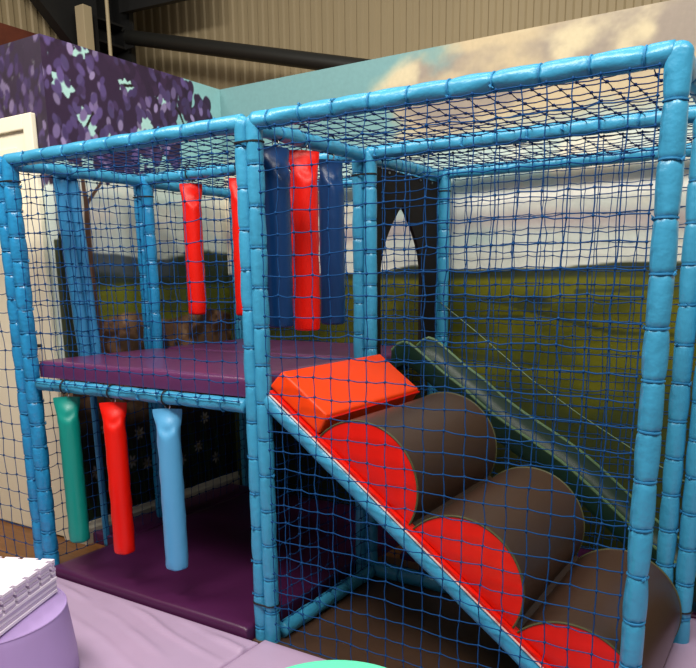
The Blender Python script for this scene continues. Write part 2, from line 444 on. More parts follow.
# warehouse shell behind: corrugated cladding, brick dado, steel
def corrugated(name, p0, du, length, z0, z1, nrm, pitch=.125):
    prof = []; t = 0
    while t < length:
        for a, h in ((0, 0), (.30, 0), (.42, .014), (.80, .014), (.92, 0)): prof.append((t + a * pitch, h))
        t += pitch
    p0 = np.array(p0, float); du = np.array(du, float); nrm = np.array(nrm, float)
    V = []; F = []
    for (s, h) in prof:
        b = p0 + du * s + nrm * h
        V.append((b[0], b[1], z0)); V.append((b[0], b[1], z1))
    for i in range(len(prof) - 1): F.append((2 * i, 2 * i + 2, 2 * i + 3, 2 * i + 1))
    return struct(MB().add(V, F).build(name, CLAD))
corrugated('wall_rear', (-4.7, 3.72, 0), (1, 0, 0), 10.5, 2.0, 6.2, (0, -1, 0))
corrugated('wall_side_upper', (-4.6, -3.0, 0), (0, 1, 0), 6.75, 3.85, 6.2, (1, 0, 0))
struct(MB().box(-4.72, -4.52, -3, 3.72, 0, 3.90).build('wall_side_lower', BRICK))

t = tag(thing('steel_column', (-4.35, 3.2, 0)), 'black steel portal column in the warehouse corner with a slanting haunch', 'column')
inv = Matrix.Translation(-Vector((-4.35, 3.2, 0)))
def child(o, par_inv=inv): o.matrix_parent_inverse = par_inv; return o
child(MB().box(-4.50, -4.46, 2.86, 3.30, 0, 6).build('web', STEEL, t))
child(MB().box(-4.50, -4.22, 3.28, 3.34, 0, 6).build('flange', STEEL, t))
child(MB().box(-4.50, -4.22, 2.84, 2.88, 0, 6).build('flange', STEEL, t))
child(MB().prism([(2.86, 3.70), (2.86, 6), (1.2, 6), (1.2, 4.95), (2.05, 4.40)], 0, -4.48, -4.36).build('haunch', STEEL, t))
for zz in (3.92, 4.12): child(MB().box(-4.46, -4.26, 2.9, 3.28, zz, zz + .02).build('stiffener', STEEL, t))
t = tag(thing('steel_brace', (-3.9, 3.2, 3.9)), 'dark steel tube brace sloping down across the beige cladding', 'brace')
inv2 = Matrix.Translation(-Vector((-3.9, 3.2, 3.9)))
child(MB().tube([(-4.16, 3.2, 4.008), (-1.0, 3.2, 3.205)], .068, 16).build('tube', STEEL_TUBE, t, smooth=True), inv2)
child(MB().box(-4.215, -4.08, 3.19, 3.21, 3.90, 4.12).build('gusset_plate', STEEL, t), inv2)
for dx in (0, .04): child(MB().tube([(-4.16 - dx, 3.165, 4.06 + dx * .3), (-4.16 - dx, 3.19, 4.06 + dx * .3)], .016, 6).build('bolt', STEEL_TUBE, t), inv2)
tag(MB().box(-4.22, -4.10, 2.62, 2.72, 0.0, 4.14).build('cladding_post', BEIGE_POST, bevel=.006), 'beige square post standing before the black steel column', 'post')
tag(MB().tube([(-3.98, 2.8, 0.0), (-3.98, 2.8, 4.6)], .018, 10).build('conduit_pipe', BEIGE_POST, smooth=True), 'thin beige conduit pipe running up beside the black column', 'pipe')
tag(MB().add(*prism_xz([(-4.2, 4.22), (-3.2, 4.175), (-3.2, 4.9), (-4.2, 4.9)], 3.14, 3.2)).build('steel_rafter', STEEL), 'black steel rafter end meeting the corner column under the roof', 'rafter')

# ================================================================ PLAY FRAME
XA, XC, D1, D2, H, ZR = -1.562, 1.540, 0.872, 1.736, 2.2, 1.077
R0 = .0325
play = tag(thing('play_frame', (0, 0, 0)), 'two-storey indoor play frame of blue padded posts and beams', 'play frame')
def _tie_mesh():
    mb = MB()
    mb.tube([(.037 * math.cos(a), .037 * math.sin(a), 0) for a in np.linspace(0, 2 * math.pi, 19)], .0042, 5, cap=False)
    mb.tube([(.040, -.006, -.006), (.0445, 0, 0), (.040, .006, .007)], (.004, .0055, .003), 5)      # knot and its two tails
    mb.tube([(.041, 0, 0), (.047, .004, .012)], (.003, .002), 5)
    return mb.mesh('cord_tie', True)
TIE = _tie_mesh()      # one mesh shared by every tie
def pad_pipe(name, p0, p1, r=R0, seg=.155, mat=None, ties=True, round0=False, round1=False, phase=0., crumple=.0026, near=False, nside=20):
    mat = mat or BLUE
    p0 = np.array(p0, float); p1 = np.array(p1, float); L = np.linalg.norm(p1 - p0)
    d_, u_, v_ = frame_of(p1 - p0)
    n = max(1, int(round(L / seg))); sg = L / n
    tie = [(i + phase) * sg for i in range(0, n + 1) if 0.02 < (i + phase) * sg < L - .02] if ties else []
    S = []
    if round0: S += [(-r * .72 + 0, .35), (-r * .60, .62), (-r * .3, .88)]
    m = max(2, int(L / sg * 9))
    base = list(np.linspace(0, L, m + 1))
    for t_ in tie: base += [t_, t_ - .006, t_ + .006, t_ - .014, t_ + .014]
    base = sorted(b for b in set(np.round(base, 4)) if 0 <= b <= L)
    S += [(b, 1.) for b in base]
    if round1: S += [(L + r * .3, .88), (L + r * .60, .62), (L + r * .72, .35)]
    S = np.array(S); s = S[:, 0]; k = S[:, 1]
    th = np.linspace(0, 2 * math.pi, nside, endpoint=False)
    rad = np.ones((len(s), nside)) * r * k[:, None]
    if tie:
        dist = np.min(np.abs(s[:, None] - np.array(tie)[None]), 1)
        which = np.argmin(np.abs(s[:, None] - np.array(tie)[None]), 1)
        rad *= (1 - .12 * np.exp(-(dist / .007) ** 2) - .07 * np.exp(-dist / .016) + .045 * np.clip(dist / (.4 * sg), 0, 1))[:, None]
        ph = rng.uniform(0, 6.28, len(tie)); kk = rng.integers(4, 8, len(tie))
        rad += crumple * np.exp(-dist / .03)[:, None] * np.cos(kk[which][:, None] * th[None] + ph[which][:, None])
    low = rng.uniform(0, 6.28, 3)
    rad += (crumple * .6 * np.sin(s * 23 + low[0])[:, None] * np.cos(2 * th + low[1])[None]) * k[:, None]
    P = p0 + s[:, None, None] * d_ + rad[..., None] * (np.cos(th)[None, :, None] * u_ + np.sin(th)[None, :, None] * v_)
    ns = len(s); idx = np.arange(ns * nside).reshape(ns, nside); nx = np.roll(idx, -1, 1)
    F = np.stack([idx[:-1], nx[:-1], nx[1:], idx[1:]], -1).reshape(-1, 4)
    F = [tuple(f) for f in F] + [tuple(idx[0][::-1]), tuple(idx[-1])]
    me = mesh_np(name, P.reshape(-1, 3), F, True)
    o = link(name, me, mat, play)
    if tie and near:
        for t_ in tie:
            c = p0 + d_ * t_
            k_ = link('cord_tie', TIE, CORD, o)
            rot = np.eye(4); rot[:3, 0] = u_; rot[:3, 1] = v_; rot[:3, 2] = d_
            sc_ = r / .04
            k_.matrix_basis = Matrix.Translation(Vector(c)) @ Matrix(rot.tolist()) @ Matrix.Rotation(rng.uniform(0, 6.28), 4, 'Z') @ Matrix.Rotation(rng.normal(0, .05), 4, 'X') @ Matrix.Scale(sc_, 4)
    elif tie:
        mb = MB()
        for t_ in tie:
            c = p0 + d_ * t_
            ring = [c + r * .925 * (math.cos(a) * u_ + math.sin(a) * v_) for a in np.linspace(0, 2 * math.pi, 15)]
            mb.tube(ring, .0042, 4, cap=False)
        lc = mb.build('cord_lacing', CORD, o, smooth=True); lc['kind'] = 'stuff'
    return o
def zip_tie(c, axis_d, r1, par, long=None):
    """black strap round one post, or round a pair when long gives the half spread along x"""
    d_, u_, v_ = frame_of(axis_d); mb = MB()
    hw = long or 0.
    ring = []
    for a in np.linspace(0, 2 * math.pi, 25)[:-1]:
        ring.append(np.array(c) + np.array((hw * np.sign(math.cos(a)), 0, 0)) + r1 * np.array((math.cos(a), math.sin(a), 0)))
    mb.tube(ring + [ring[0]], .0045, 5, cap=False)
    return mb.build('strap', BLACK, par)

PAIR = .029
def post_pair(x, y, z0=0., z1=H, gap=PAIR, mat=None, ties=True, straps=(2.10,), seg=.155, crumple=.0026, r=.0325, dx=1, dy=0, near=False):
    for k, s_ in enumerate((-1, 1)):
        o = pad_pipe('post', (x + s_ * gap * dx, y + s_ * gap * dy, z0), (x + s_ * gap * dx, y + s_ * gap * dy, z1), r, seg, mat, ties, round1=True, phase=0 if k else .45, crumple=crumple, near=near)
    for z in straps: zip_tie((x, y, z), (0, 0, 1), r * 1.06, o, gap if dx else None)
post_pair(XA - .03, 0, mat=BLUE_DEEP, seg=.12, crumple=.0045, gap=.040, r=.039, near=True)
post_pair(0, 0, straps=(2.125, .19), near=True)
pad_pipe('post', (XC, 0, 0), (XC, 0, H + .002), .035, .152, round1=True, near=True, phase=.2)
post_pair(XA, D1, mat=BLUE_DEEP, gap=.033, r=.035)
post_pair(0.0, D1, gap=.032, near=True)
post_pair(XC + .006, D1, straps=(.19,), gap=.042, r=.037, near=True)
post_pair(XA, D2)
post_pair(0.0, D2, gap=.031)
post_pair(XC + .006, D2)
for dy_ in (-.036, .036): pad_pipe('post', (XA - .045, .428 + dy_, 1.12), (XA - .045, .362 + dy_, 2.16), .0365, ties=False, mat=BLUE_FLAT, round1=True)
pad_pipe('post', (XA - .06, .44, 0), (XA - .06, .43, 1.12), .020, ties=False, mat=BLUE_FLAT)
# roof beams, front to back then across
for (y, ph) in ((0, 0), (D1, .3), (D2, .6)):
    pad_pipe('beam', (XA, y, H), (-.03, y, H), R0, phase=ph, near=(y < D2))
    pad_pipe('beam', (.03, y, H), (XC - .012, y, H), R0, phase=ph + (.5 if y == 0 else 0), near=(y < D2))
for x in (XA, 0, XC):
    pad_pipe('beam', (x, .03, H - .012), (x, D1 - .03, H - .008), .031)
    pad_pipe('beam', (x, D1 + .03, H - .012), (x, D2 - .03, H - .008), .031)
pad_pipe('beam', (-2.9, 0, H - .03), (XA - .05, 0, H - .03), R0, mat=BLUE_DEEP)
# platform rails and floor rails
pad_pipe('platform_rail', (XA + .07, 0, ZR), (-.07, 0, ZR), .030, .13, mat=BLUE, crumple=.003, near=True)
pad_pipe('platform_rail', (XA + .07, D1, ZR - .03), (-.07, D1, ZR - .03), .030)
pad_pipe('platform_rail', (-.05, .03, ZR - .03), (-.05, D1 - .03, ZR - .03), .030)
pad_pipe('floor_rail', (.045, .04, .05), (.045, D1 - .03, .05), .036, .14, near=True)
pad_pipe('floor_rail', (.06, D1, .05), (XC, D1, .05), .040)
# sloping stringer of the climb
RS = .748                                   # slope of the climb
RL = lambda x: 1.111 - RS * (x - .138)      # top line of the climb
_n = np.array((RS, 0, 1)) / math.hypot(RS, 1)
q0 = np.array((.055, 0., RL(.055))) - _n * .056; q1 = np.array((1.60, 0., RL(1.60))) - _n * .056
q1 = q0 + (q1 - q0) * (q0[2] - .03) / (q0[2] - q1[2])
pad_pipe('stringer', q0 + (0, .012, 0), q1 + (0, .012, 0), .037, ties=False, mat=BLUE)
pad_pipe('stringer', q0 + (0, D1 - .05, 0), q1 + (0, D1 - .05, 0), .037, ties=False, mat=BLUE_FLAT)

# archway board over the slide
def arch_panel():
    y0, y1, z0, z1 = .925, 1.685, 1.08, 2.15
    a0, a1, zs, za = 1.015, 1.485, 1.62, 1.985; yc = .5 * (a0 + a1)
    n = 10; left = []; right = []
    for i in range(n + 1):
        t_ = i / n
        k = math.sin(t_ * math.pi / 2); w_ = (1 - t_ ** 1.9)
        left.append((yc - (yc - a0) * w_, zs + (za - zs) * t_ ** 1.0)); right.append((yc + (a1 - yc) * w_, zs + (za - zs) * t_))
    V = []; F = []
    prof = [(a0, 1.25)] + left; prof2 = [(a1, 1.25)] + right
    for xx in (-.009, .009):
        b = len(V)
        for (p, q) in zip(prof, prof2):
            V += [(xx, y0, p[1]), (xx, p[0], p[1]), (xx, q[0], q[1]), (xx, y1, q[1])]
        V += [(xx, y0, z1), (xx, yc, z1), (xx, yc, z1), (xx, y1, z1)]
        V += [(xx, y0, z0), (xx, a0, z0), (xx, a1, z0), (xx, y1, z0)]
        m_ = len(prof) + 1
        for i in range(m_ - 1):
            F.append((b + i * 4, b + i * 4 + 1, b + i * 4 + 5, b + i * 4 + 4)); F.append((b + i * 4 + 2, b + i * 4 + 3, b + i * 4 + 7, b + i * 4 + 6))
        k = b + m_ * 4
        F.append((k, k + 1, b + 1, b)); F.append((k + 2, k + 3, b + 3, b + 2))
    half = len(V) // 2; m_ = len(prof)
    for i in range(m_ - 1):
        for j in (1, 2):
            F.append((i * 4 + j, i * 4 + 4 + j, half + i * 4 + 4 + j, half + i * 4 + j))
    return MB().add(V, F)
t = tag(thing('archway_board', (0, 1.3, 1.08)), 'dark board with a pointed arch opening above the green slide', 'board')
inv3 = Matrix.Translation(-Vector((0, 1.3, 1.08)))
child(arch_panel().build('board', DARKPANEL, t), inv3)
for yy in (1.10, 1.336, 1.456, 1.60): child(MB().tube([(.008, yy, 2.135), (.016, yy, 2.135)], .006, 8).build('screw', BRASS, t), inv3)

# ================================================================ MATS
def mat_pad(name, x0, x1, y0, y1, z0, z1, mat, bevel=.018, nx=40, ny=40, wrinkle=None, seam=False):
    """soft pad: top is a fine sheet with wrinkles, edges rounded"""
    bx = lambda t_: t_
    xs = np.concatenate([[x0, x0 + bevel * .3], np.linspace(x0 + bevel, x1 - bevel, nx), [x1 - bevel * .3, x1]])
    ys = np.concatenate([[y0, y0 + bevel * .3], np.linspace(y0 + bevel, y1 - bevel, ny), [y1 - bevel * .3, y1]])
    X_, Y_ = np.meshgrid(xs, ys)
    ex = np.minimum(X_ - x0, x1 - X_); ey = np.minimum(Y_ - y0, y1 - Y_); e = np.clip(np.minimum(ex, ey) / bevel, 0, 1)
    Z_ = z1 - bevel * (1 - np.sqrt(np.clip(1 - (1 - e) ** 2, 0, 1)))
    if wrinkle is not None: Z_ = Z_ + wrinkle(X_, Y_) * sstep(0, 1, e)
    nyy, nxx = X_.shape
    V = np.stack([X_, Y_, Z_], -1).reshape(-1, 3)
    idx = np.arange(nxx * nyy).reshape(nyy, nxx)
    F = [tuple(f) for f in np.stack([idx[:-1, :-1], idx[:-1, 1:], idx[1:, 1:], idx[1:, :-1]], -1).reshape(-1, 4)]
    ringi = list(idx[0]) + list(idx[1:, -1]) + list(idx[-1, -2::-1]) + list(idx[-2:0:-1, 0])
    b = len(V); low = [(V[i][0], V[i][1], z0) for i in ringi]
    V = np.vstack([V, np.array(low)]); n = len(ringi)
    for i in range(n): F.append((ringi[i], b + i, b + (i + 1) % n, ringi[(i + 1) % n]))
    F.append(tuple(range(b + n - 1, b - 1, -1)))
    me = mesh_np(name, V, F, True)
    try: me.set_sharp_from_angle(angle=math.radians(60))
    except Exception: pass
    return link(name, me, mat)
soft = lambda a, s_, seed: (lambda X_, Y_: a * (fbm(X_ * s_ + 5, Y_ * s_ + 3, seed, 3) - .5))
tag(mat_pad('platform_mat', XA + .03, -.06, .035, D1 - .005, 1.108, 1.195, PURPLE, .02, wrinkle=soft(.010, 3, 3)), 'purple padded mat on the raised platform, at its net front', 'mat')
tag(mat_pad('platform_mat', XA + .05, -.02, D1 + .06, D2 - .05, 1.108, 1.195, PURPLE, .02, wrinkle=soft(.010, 3, 4)), 'purple padded mat on the raised platform, towards the mural', 'mat')
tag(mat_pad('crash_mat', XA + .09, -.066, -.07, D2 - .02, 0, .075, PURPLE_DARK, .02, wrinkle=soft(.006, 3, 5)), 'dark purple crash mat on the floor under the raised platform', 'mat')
tag(mat_pad('crash_mat_strip', XW + .026, XA + .088, YK + .03, D2 - .02, 0, .073, PURPLE_DARK, .012, 8, 30), 'narrow dark purple mat strip between the crash mat and the skirting', 'mat')
tag(mat_pad('floor_mat', -.06, XC + .10, -.04, D1 + .28, 0, .014, BROWN_MAT, .008, wrinkle=soft(.006, 4, 6)), 'brown floor mat under the climbing logs', 'mat')
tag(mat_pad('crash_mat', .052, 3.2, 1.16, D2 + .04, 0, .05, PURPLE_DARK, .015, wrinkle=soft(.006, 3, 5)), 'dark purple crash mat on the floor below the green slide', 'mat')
def folds(X_, Y_):
    e = np.clip(-.085 - Y_, 0, 2)
    w_ = np.exp(-e / .30) * sstep(0, .05, e)
    ph = Y_ * 44 + X_ * 10 + 5.0 * fbm(X_ * 1.3, Y_ * 2.6, 91, 3)
    sw = np.clip(np.sin(ph), -.2, 1) ** 2 * np.sign(np.sin(ph))
    return .009 * w_ * sw * sstep(.35, .75, fbm(X_ * 2.2 + 4, Y_ * 5, 95, 2)) * 2.2 + .008 * (fbm(X_ * 2.0, Y_ * 2.0, 17, 3) - .5) * sstep(0, .1, e)
tag(mat_pad('floor_mat', -1.95, .018, -2.1, -.085, 0, .042, LILAC, .012, 130, 170, folds), 'creased lilac floor mat in front of the dark purple crash mat', 'mat')
def folds2(X_, Y_): return .010 * (fbm(X_ * 2.4, Y_ * 2.4, 27, 3) - .5)
tag(mat_pad('floor_mat', 0.022, 1.56, -2.1, -.05, 0, .042, LILAC, .012, 60, 60, folds2), 'lilac floor mat in front of the climbing logs, under the mint pouf', 'mat')
tag(mat_pad('floor_mat', 1.565, 3.2, -2.1, 1.14, 0, .045, LILAC, .012, 60, 80, folds2), 'lilac floor mat beside the open end of the climbing logs', 'mat')

# ================================================================ CLIMBING LOGS AND RAMP PAD
along = np.array((1, -RS)) / math.hypot(1, RS); nrm = np.array((RS, 1)) / math.hypot(1, RS)
a0 = np.array((.075, RL(.075))); a1 = np.array((1.585, RL(1.585)))
pad = tag(thing('ramp_pad', (.8, .4, 0)), 'thin red sloping pad with white piping beneath the brown logs', 'ramp pad')
inv4 = Matrix.Translation(-Vector((.8, .4, 0)))
poly = [a0, a1, a1 - nrm * .022, a0 - nrm * .022]
V_, F_ = prism_xz([tuple(p) for p in poly], -.012, .03)
child(MB().add(V_, F_).build('edge_strip', RED, pad, bevel=.004), inv4)
V_, F_ = prism_xz([tuple(p) for p in poly], .031, .83)
child(MB().add(V_, F_).build('pad', BROWN, pad, bevel=.004), inv4)
for yy in (-.013,):
    e0 = a0 - nrm * .020; e1 = a1 - nrm * .020
    child(MB().tube([(e0[0], yy, e0[1]), (e1[0], yy, e1[1])], .004, 6).build('piping', PIPING_W, pad, smooth=True), inv4)
    e0 = a0 - nrm * .004; e1 = a1 - nrm * .004
    child(MB().tube([(e0[0], yy, e0[1]), (e1[0], yy, e1[1])], .0028, 6).build('piping', RED, pad, smooth=True), inv4)
LOGY0, LOGY1, RR, SINK = .004, .812, .254, .030
def log(mid, label):
    m2 = np.array(mid) + nrm * .002
    c = m2 - nrm * SINK
    a_s = math.asin(SINK / RR); base_ang = math.atan2(along[1], along[0])
    angs = np.linspace(base_ang + a_s, base_ang + math.pi - a_s, 33)
    arc = [c + RR * np.array((math.cos(a), math.sin(a))) for a in angs]
    t_ = tag(thing('climbing_log', (mid[0], .43, mid[1])), label, 'climbing log', 'brown climbing logs on the ramp')
    iv = Matrix.Translation(-Vector((mid[0], .43, mid[1])))
    n = len(arc)
    ys = np.concatenate([[LOGY0 + .002], np.linspace(LOGY0 + .02, LOGY1 - .02, 9), [LOGY1 - .002]])
    V = []; F = []
    for j, y in enumerate(ys):
        for i, p in enumerate(arc):
            sag = 0.004 * math.sin(i * .7 + y * 9) * math.sin(math.pi * (y - LOGY0) / (LOGY1 - LOGY0))
            pp = c + (p - c) * (1 + sag)
            V.append((pp[0], y, pp[1]))
    for j in range(len(ys) - 1):
        for i in range(n - 1): F.append((j * n + i, (j + 1) * n + i, (j + 1) * n + i + 1, j * n + i + 1))
        F.append((j * n, j * n + n - 1, (j + 1) * n + n - 1, (j + 1) * n))
    child(MB().add(V, F).build('log_cover', BROWN, t_, smooth=True), iv)
    for y, dy in ((LOGY0, -.006), (LOGY1, .006)):
        # slightly domed red end
        V = [(c[0] + nrm[0] * .11, y + dy, c[1] + nrm[1] * .11)]; K = 4
        cc = np.array((V[0][0], V[0][2]))
        full = arc + [arc[-1] + (arc[0] - arc[-1]) * f for f in np.linspace(0, 1, 10)[1:-1]]
        for kx in range(1, K + 1):
            f = kx / K
            for p in full:
                q = cc + (p - cc) * f * .994; V.append((q[0], y + dy * math.cos(f * math.pi / 2), q[1]))
        nf = len(full); F = [(0, 1 + i, 1 + (i + 1) % nf) for i in range(nf)]
        for kx in range(K - 1):
            for i in range(nf): F.append((1 + kx * nf + i, 1 + (kx + 1) * nf + i, 1 + (kx + 1) * nf + (i + 1) % nf, 1 + kx * nf + (i + 1) % nf))
        child(MB().add(V, F).build('end_panel', RED, t_, smooth=True), iv)
        child(MB().tube([(p[0], y, p[1]) for p in arc], .0042, 6).build('piping', PIPING_D, t_, smooth=True), iv)
    return t_
x0 = .513
for k, lab in enumerate(('brown half-round climbing log with red end, beside the orange-red wedge', 'brown half-round climbing log with red end, middle one of the ramp', 'brown half-round climbing log with red end, lowest one by the floor')):
    xm = x0 - .003 + k * .422; log((xm, RL(xm)), lab)
# wedge pad at the top of the climb
prof = [(.062, RL(.062) + .004), (.075, 1.185), (.128, 1.238), (.345, 1.078), (.345, 1.062), (.302, RL(.302) + .004)]
V_, F_ = prism_xz(prof, -.004, .80)
t = tag(thing('wedge_pad', (.2, .4, 1.05)), 'orange-red vinyl wedge pad at the head of the climb', 'wedge pad')
iv5 = Matrix.Translation(-Vector((.2, .4, 1.05)))
child(MB().add(V_, F_).build('body', RED_ORANGE, t, smooth=True, bevel=.012, seg=3), iv5)
child(MB().tube([(.346, -.002, 1.060), (.346, .80, 1.060)], .005, 6).build('seam', RED, t, smooth=True), iv5)

# ================================================================ HANGING RODS
def rod_mesh(rad, L, flat_ang=0., slump=0., seed=0):
    ns = 24; r_ = random.Random(seed); V = []; F = []
    zs = [(0, .25), (0.002, .80), (.008, .95), (.02, 1.)] + [(z, 1.) for z in np.linspace(.06, L - .17, 9)] + [(z, 1.) for z in np.linspace(L - .15, L, 17)]
    hw = math.pi * rad * .5 * .80
    for (z, k) in zs:
        f = sstep(L - .12, L - .004, np.array(float(z))); f = float(f)
        for i in range(ns):
            a = 2 * math.pi * i / ns
            cx, cy = rad * k * math.cos(a), rad * k * math.sin(a)
            w_ = (2 * abs(((i / ns) % 1) * 2 - 1) - 1) * hw
            fx, fy = w_, .004 * (1 if i < ns / 2 else -1)
            wr = 0.0022 * math.sin(z * 41 + i * 1.3 + seed) * (1 - f)
            x = cx * (1 - f) + fx * f; y = cy * (1 - f) + fy * f
            dent = .26 * math.exp(-((z - (L - .105 + .7 * abs(cx))) / .022) ** 2) * max(0, -math.sin(a)) ** 2
            y *= (1 - dent)
            s_ = slump * max(0, (z - (L - .15)) / .15)
            ca, sa = math.cos(flat_ang), math.sin(flat_ang)
            X_ = x * (1 + wr / rad); Y_ = y * (1 + wr / rad)
            V.append((X_ * ca - Y_ * sa, X_ * sa + Y_ * ca, z - s_ * abs(x) * .6))
    m_ = len(zs)
    for j in range(m_ - 1):
        for i in range(ns): F.append((j * ns + i, j * ns + (i + 1) % ns, (j + 1) * ns + (i + 1) % ns, (j + 1) * ns + i))
    F.append(tuple(range(ns))[::-1]); F.append(tuple(range((m_ - 1) * ns, m_ * ns)))
    return MB().add(V, F)
def hang_rod(loc, L, rad, mat, label, group, bar_r, gap, ang=0., seed=0, tilt=(0, 0)):
    t_ = tag(thing('hanging_rod', loc), label, 'hanging rod', group)
    rod_mesh(rad, L, ang, .1, seed).build('sleeve', mat, t_, smooth=True)
    # metal eyelet ring and strap over the bar
    rz = L + .012
    MB().tube([(.016 * math.cos(a), .003, rz + .016 * math.sin(a)) for a in np.linspace(0, 6.2832, 13)], .003, 6, cap=False).build('ring', BRASS, t_, smooth=True)
    zc = L + gap
    loop = [(.004, 0, rz + .012)] + [((.004), (bar_r + .004) * math.sin(a), zc - (bar_r + .004) * math.cos(a)) for a in np.linspace(.4, 5.9, 13)] + [(.004, 0, rz + .012)]
    MB().tube(loop, .004, 6).build('strap', BLACK, t_)
    t_.rotation_euler = (tilt[0], tilt[1], 0)
    return t_
g1 = 'rods hanging under the platform rail'
gp = ZR - 1.027
hang_rod((-1.275, -.004, .240), .787, .052, TEAL, 'teal green vinyl rod hanging under the platform rail', g1, .032, gp, .75, 1)
hang_rod((-.918, -.004, .246), .781, .052, RED, 'red vinyl rod hanging under the platform rail between teal and pale blue rods', g1, .032, gp, .6, 2)
hang_rod((-.545, -.004, .240), .787, .054, SKYBLUE, 'pale blue vinyl rod hanging under the platform rail', g1, .032, gp, .55, 3)
g2 = 'red rods hanging along the inner roof beam'
for k, (xx, lab) in enumerate(((-1.165, 'red rod hanging from inner roof beam above the purple platform, nearest the tree mural'),
                               (-.795, 'red rod hanging from inner roof beam above the purple platform, middle of its row'),
                               (-.465, 'red rod hanging from inner roof beam above the platform, behind the dark blue rods'))):
    hang_rod((xx, D1, 1.405), .745, .053, RED, lab, g2, .041, (.055), .95, 5 + k)
g3 = 'rods hanging from the side roof beam'
hang_rod((0, .165, 1.40), .735, .058, NAVY, 'dark blue vinyl rod hanging beside the double padded corner post', g3, .038, .06, 1.25, 11)
hang_rod((0, .365, 1.375), .772, .058, RED, 'bright red vinyl rod hanging between two dark blue rods', g3, .038, .06, .95, 12)
hang_rod((0, .575, 1.39), .745, .058, NAVY, 'dark blue vinyl rod hanging between the bright red rod and the back post pair', g3, .038, .06, 1.25, 13)

# ================================================================ SLIDE
def slide():
    px = [.02, .05, .10, .2, .33, .45, .535, .68, .8, .95, 1.08, 1.22, 1.4, 1.6, 1.85, 2.15]
    pz = [1.22, 1.29, 1.285, 1.21, 1.11, 1.04, .965, .875, .81, .727, .635, .52, .37, .25, .20, .19]
    xs = np.linspace(px[0], px[-1], 60)
    # smooth interpolation
    zs = np.interp(xs, px, pz)
    for _ in range(3): zs[1:-1] = .25 * zs[:-2] + .5 * zs[1:-1] + .25 * zs[2:]
    t_ = tag(thing('slide', (1.0, 1.25, 0)), 'dark green plastic wavy slide running down from the archway board', 'slide')
    iv = Matrix.Translation(-Vector((1.0, 1.25, 0)))
    def loft(name, sec, mat):
        V = []; F = []; n = len(sec)
        for x, z in zip(xs, zs):
            for (y, dz) in sec: V.append((x, y, max(z + dz, .012 + (dz + .16) * .05)))
        for j in range(len(xs) - 1):
            for i in range(n): F.append((j * n + i, j * n + (i + 1) % n, (j + 1) * n + (i + 1) % n, (j + 1) * n + i))
        F.append(tuple(range(n))); F.append(tuple(range((len(xs) - 1) * n, len(xs) * n)))
        return child(MB().add(V, F).build(name, mat, t_, smooth=True), iv)
    loft('bed', [(1.14, -.105), (1.40, -.105), (1.40, -.12), (1.14, -.12)], GREEN)
    loft('side_wall', [(1.105, -.085), (1.112, 0), (1.125, 0), (1.135, -.05), (1.15, -.09), (1.17, -.104), (1.17, -.12), (1.12, -.12)], GREEN)
    loft('side_wall', [(1.435, -.085), (1.428, 0), (1.415, 0), (1.405, -.05), (1.39, -.09), (1.37, -.104), (1.37, -.12), (1.42, -.12)], GREEN)
    for y in (1.118, 1.422):
        child(MB().tube([(x, y, z + .002) for x, z in zip(xs, zs)], .0085, 8).build('rolled_edge', GREEN_LIP, t_, smooth=True), iv)
slide()
tag(MB().tube([(.03, 1.70, 1.46), (.258, 1.70, 1.295), (.608, 1.70, 1.03), (.9, 1.70, .845), (1.183, 1.70, .686), (1.5, 1.70, .52)], .003, 6).build('rope', GREEN_LIP, smooth=True), 'thin green rope slanting along the back net above the slide', 'rope')

# ================================================================ POUFS AND FOAM TILES
def pouf(loc, r_top, r_bot, h, mat, label, cat='pouf'):
    t_ = tag(thing('round_pouf', loc), label, cat)
    ns = 56; V = []; F = []
    ring = [(r_bot * .97, 0), (r_bot, .02), (r_bot * .995, h * .3), ((r_top + r_bot) / 2, h * .6), (r_top * 1.005, h - .03), (r_top * .998, h - .008), (r_top * .985, h)]
    for (r_, z) in ring:
        for i in range(ns):
            a = 2 * math.pi * i / ns; V.append((r_ * math.cos(a), r_ * math.sin(a), z))
    for j in range(len(ring) - 1):
        for i in range(ns): F.append((j * ns + i, j * ns + (i + 1) % ns, (j + 1) * ns + (i + 1) % ns, (j + 1) * ns + i))
    F.append(tuple(range(ns))[::-1])
    MB().add(V, F).build('side_cover', mat, t_, smooth=True)
    V = []; F = []; rr_ = [.985, .95, .85, .6, .3]
    for f in rr_:
        for i in range(ns):
            a = 2 * math.pi * i / ns; V.append((r_top * f * math.cos(a), r_top * f * math.sin(a), h + .012 * (1 - f ** 2) - .0005))
    V.append((0, 0, h + .012))
    for j in range(len(rr_) - 1):
        for i in range(ns): F.append((j * ns + i, j * ns + (i + 1) % ns, (j + 1) * ns + (i + 1) % ns, (j + 1) * ns + i))
    for i in range(ns): F.append(((len(rr_) - 1) * ns + i, (len(rr_) - 1) * ns + (i + 1) % ns, len(V) - 1))
    MB().add(V, F).build('top_cover', mat, t_, smooth=True)
    MB().tube([(r_top * .99 * math.cos(a), r_top * .99 * math.sin(a), h - .001) for a in np.linspace(0, 2 * math.pi, 57)], .004, 6, cap=False).build('piping', mat, t_, smooth=True)
    return t_
pouf((-.68, -.895, .044), .302, .325, .30, LILAC_POUF, 'lilac round pouf carrying a stack of white foam tiles')
pouf((.85, -.74, .044), .302, .322, .30, MINT, 'mint green round pouf on the lilac floor mat')
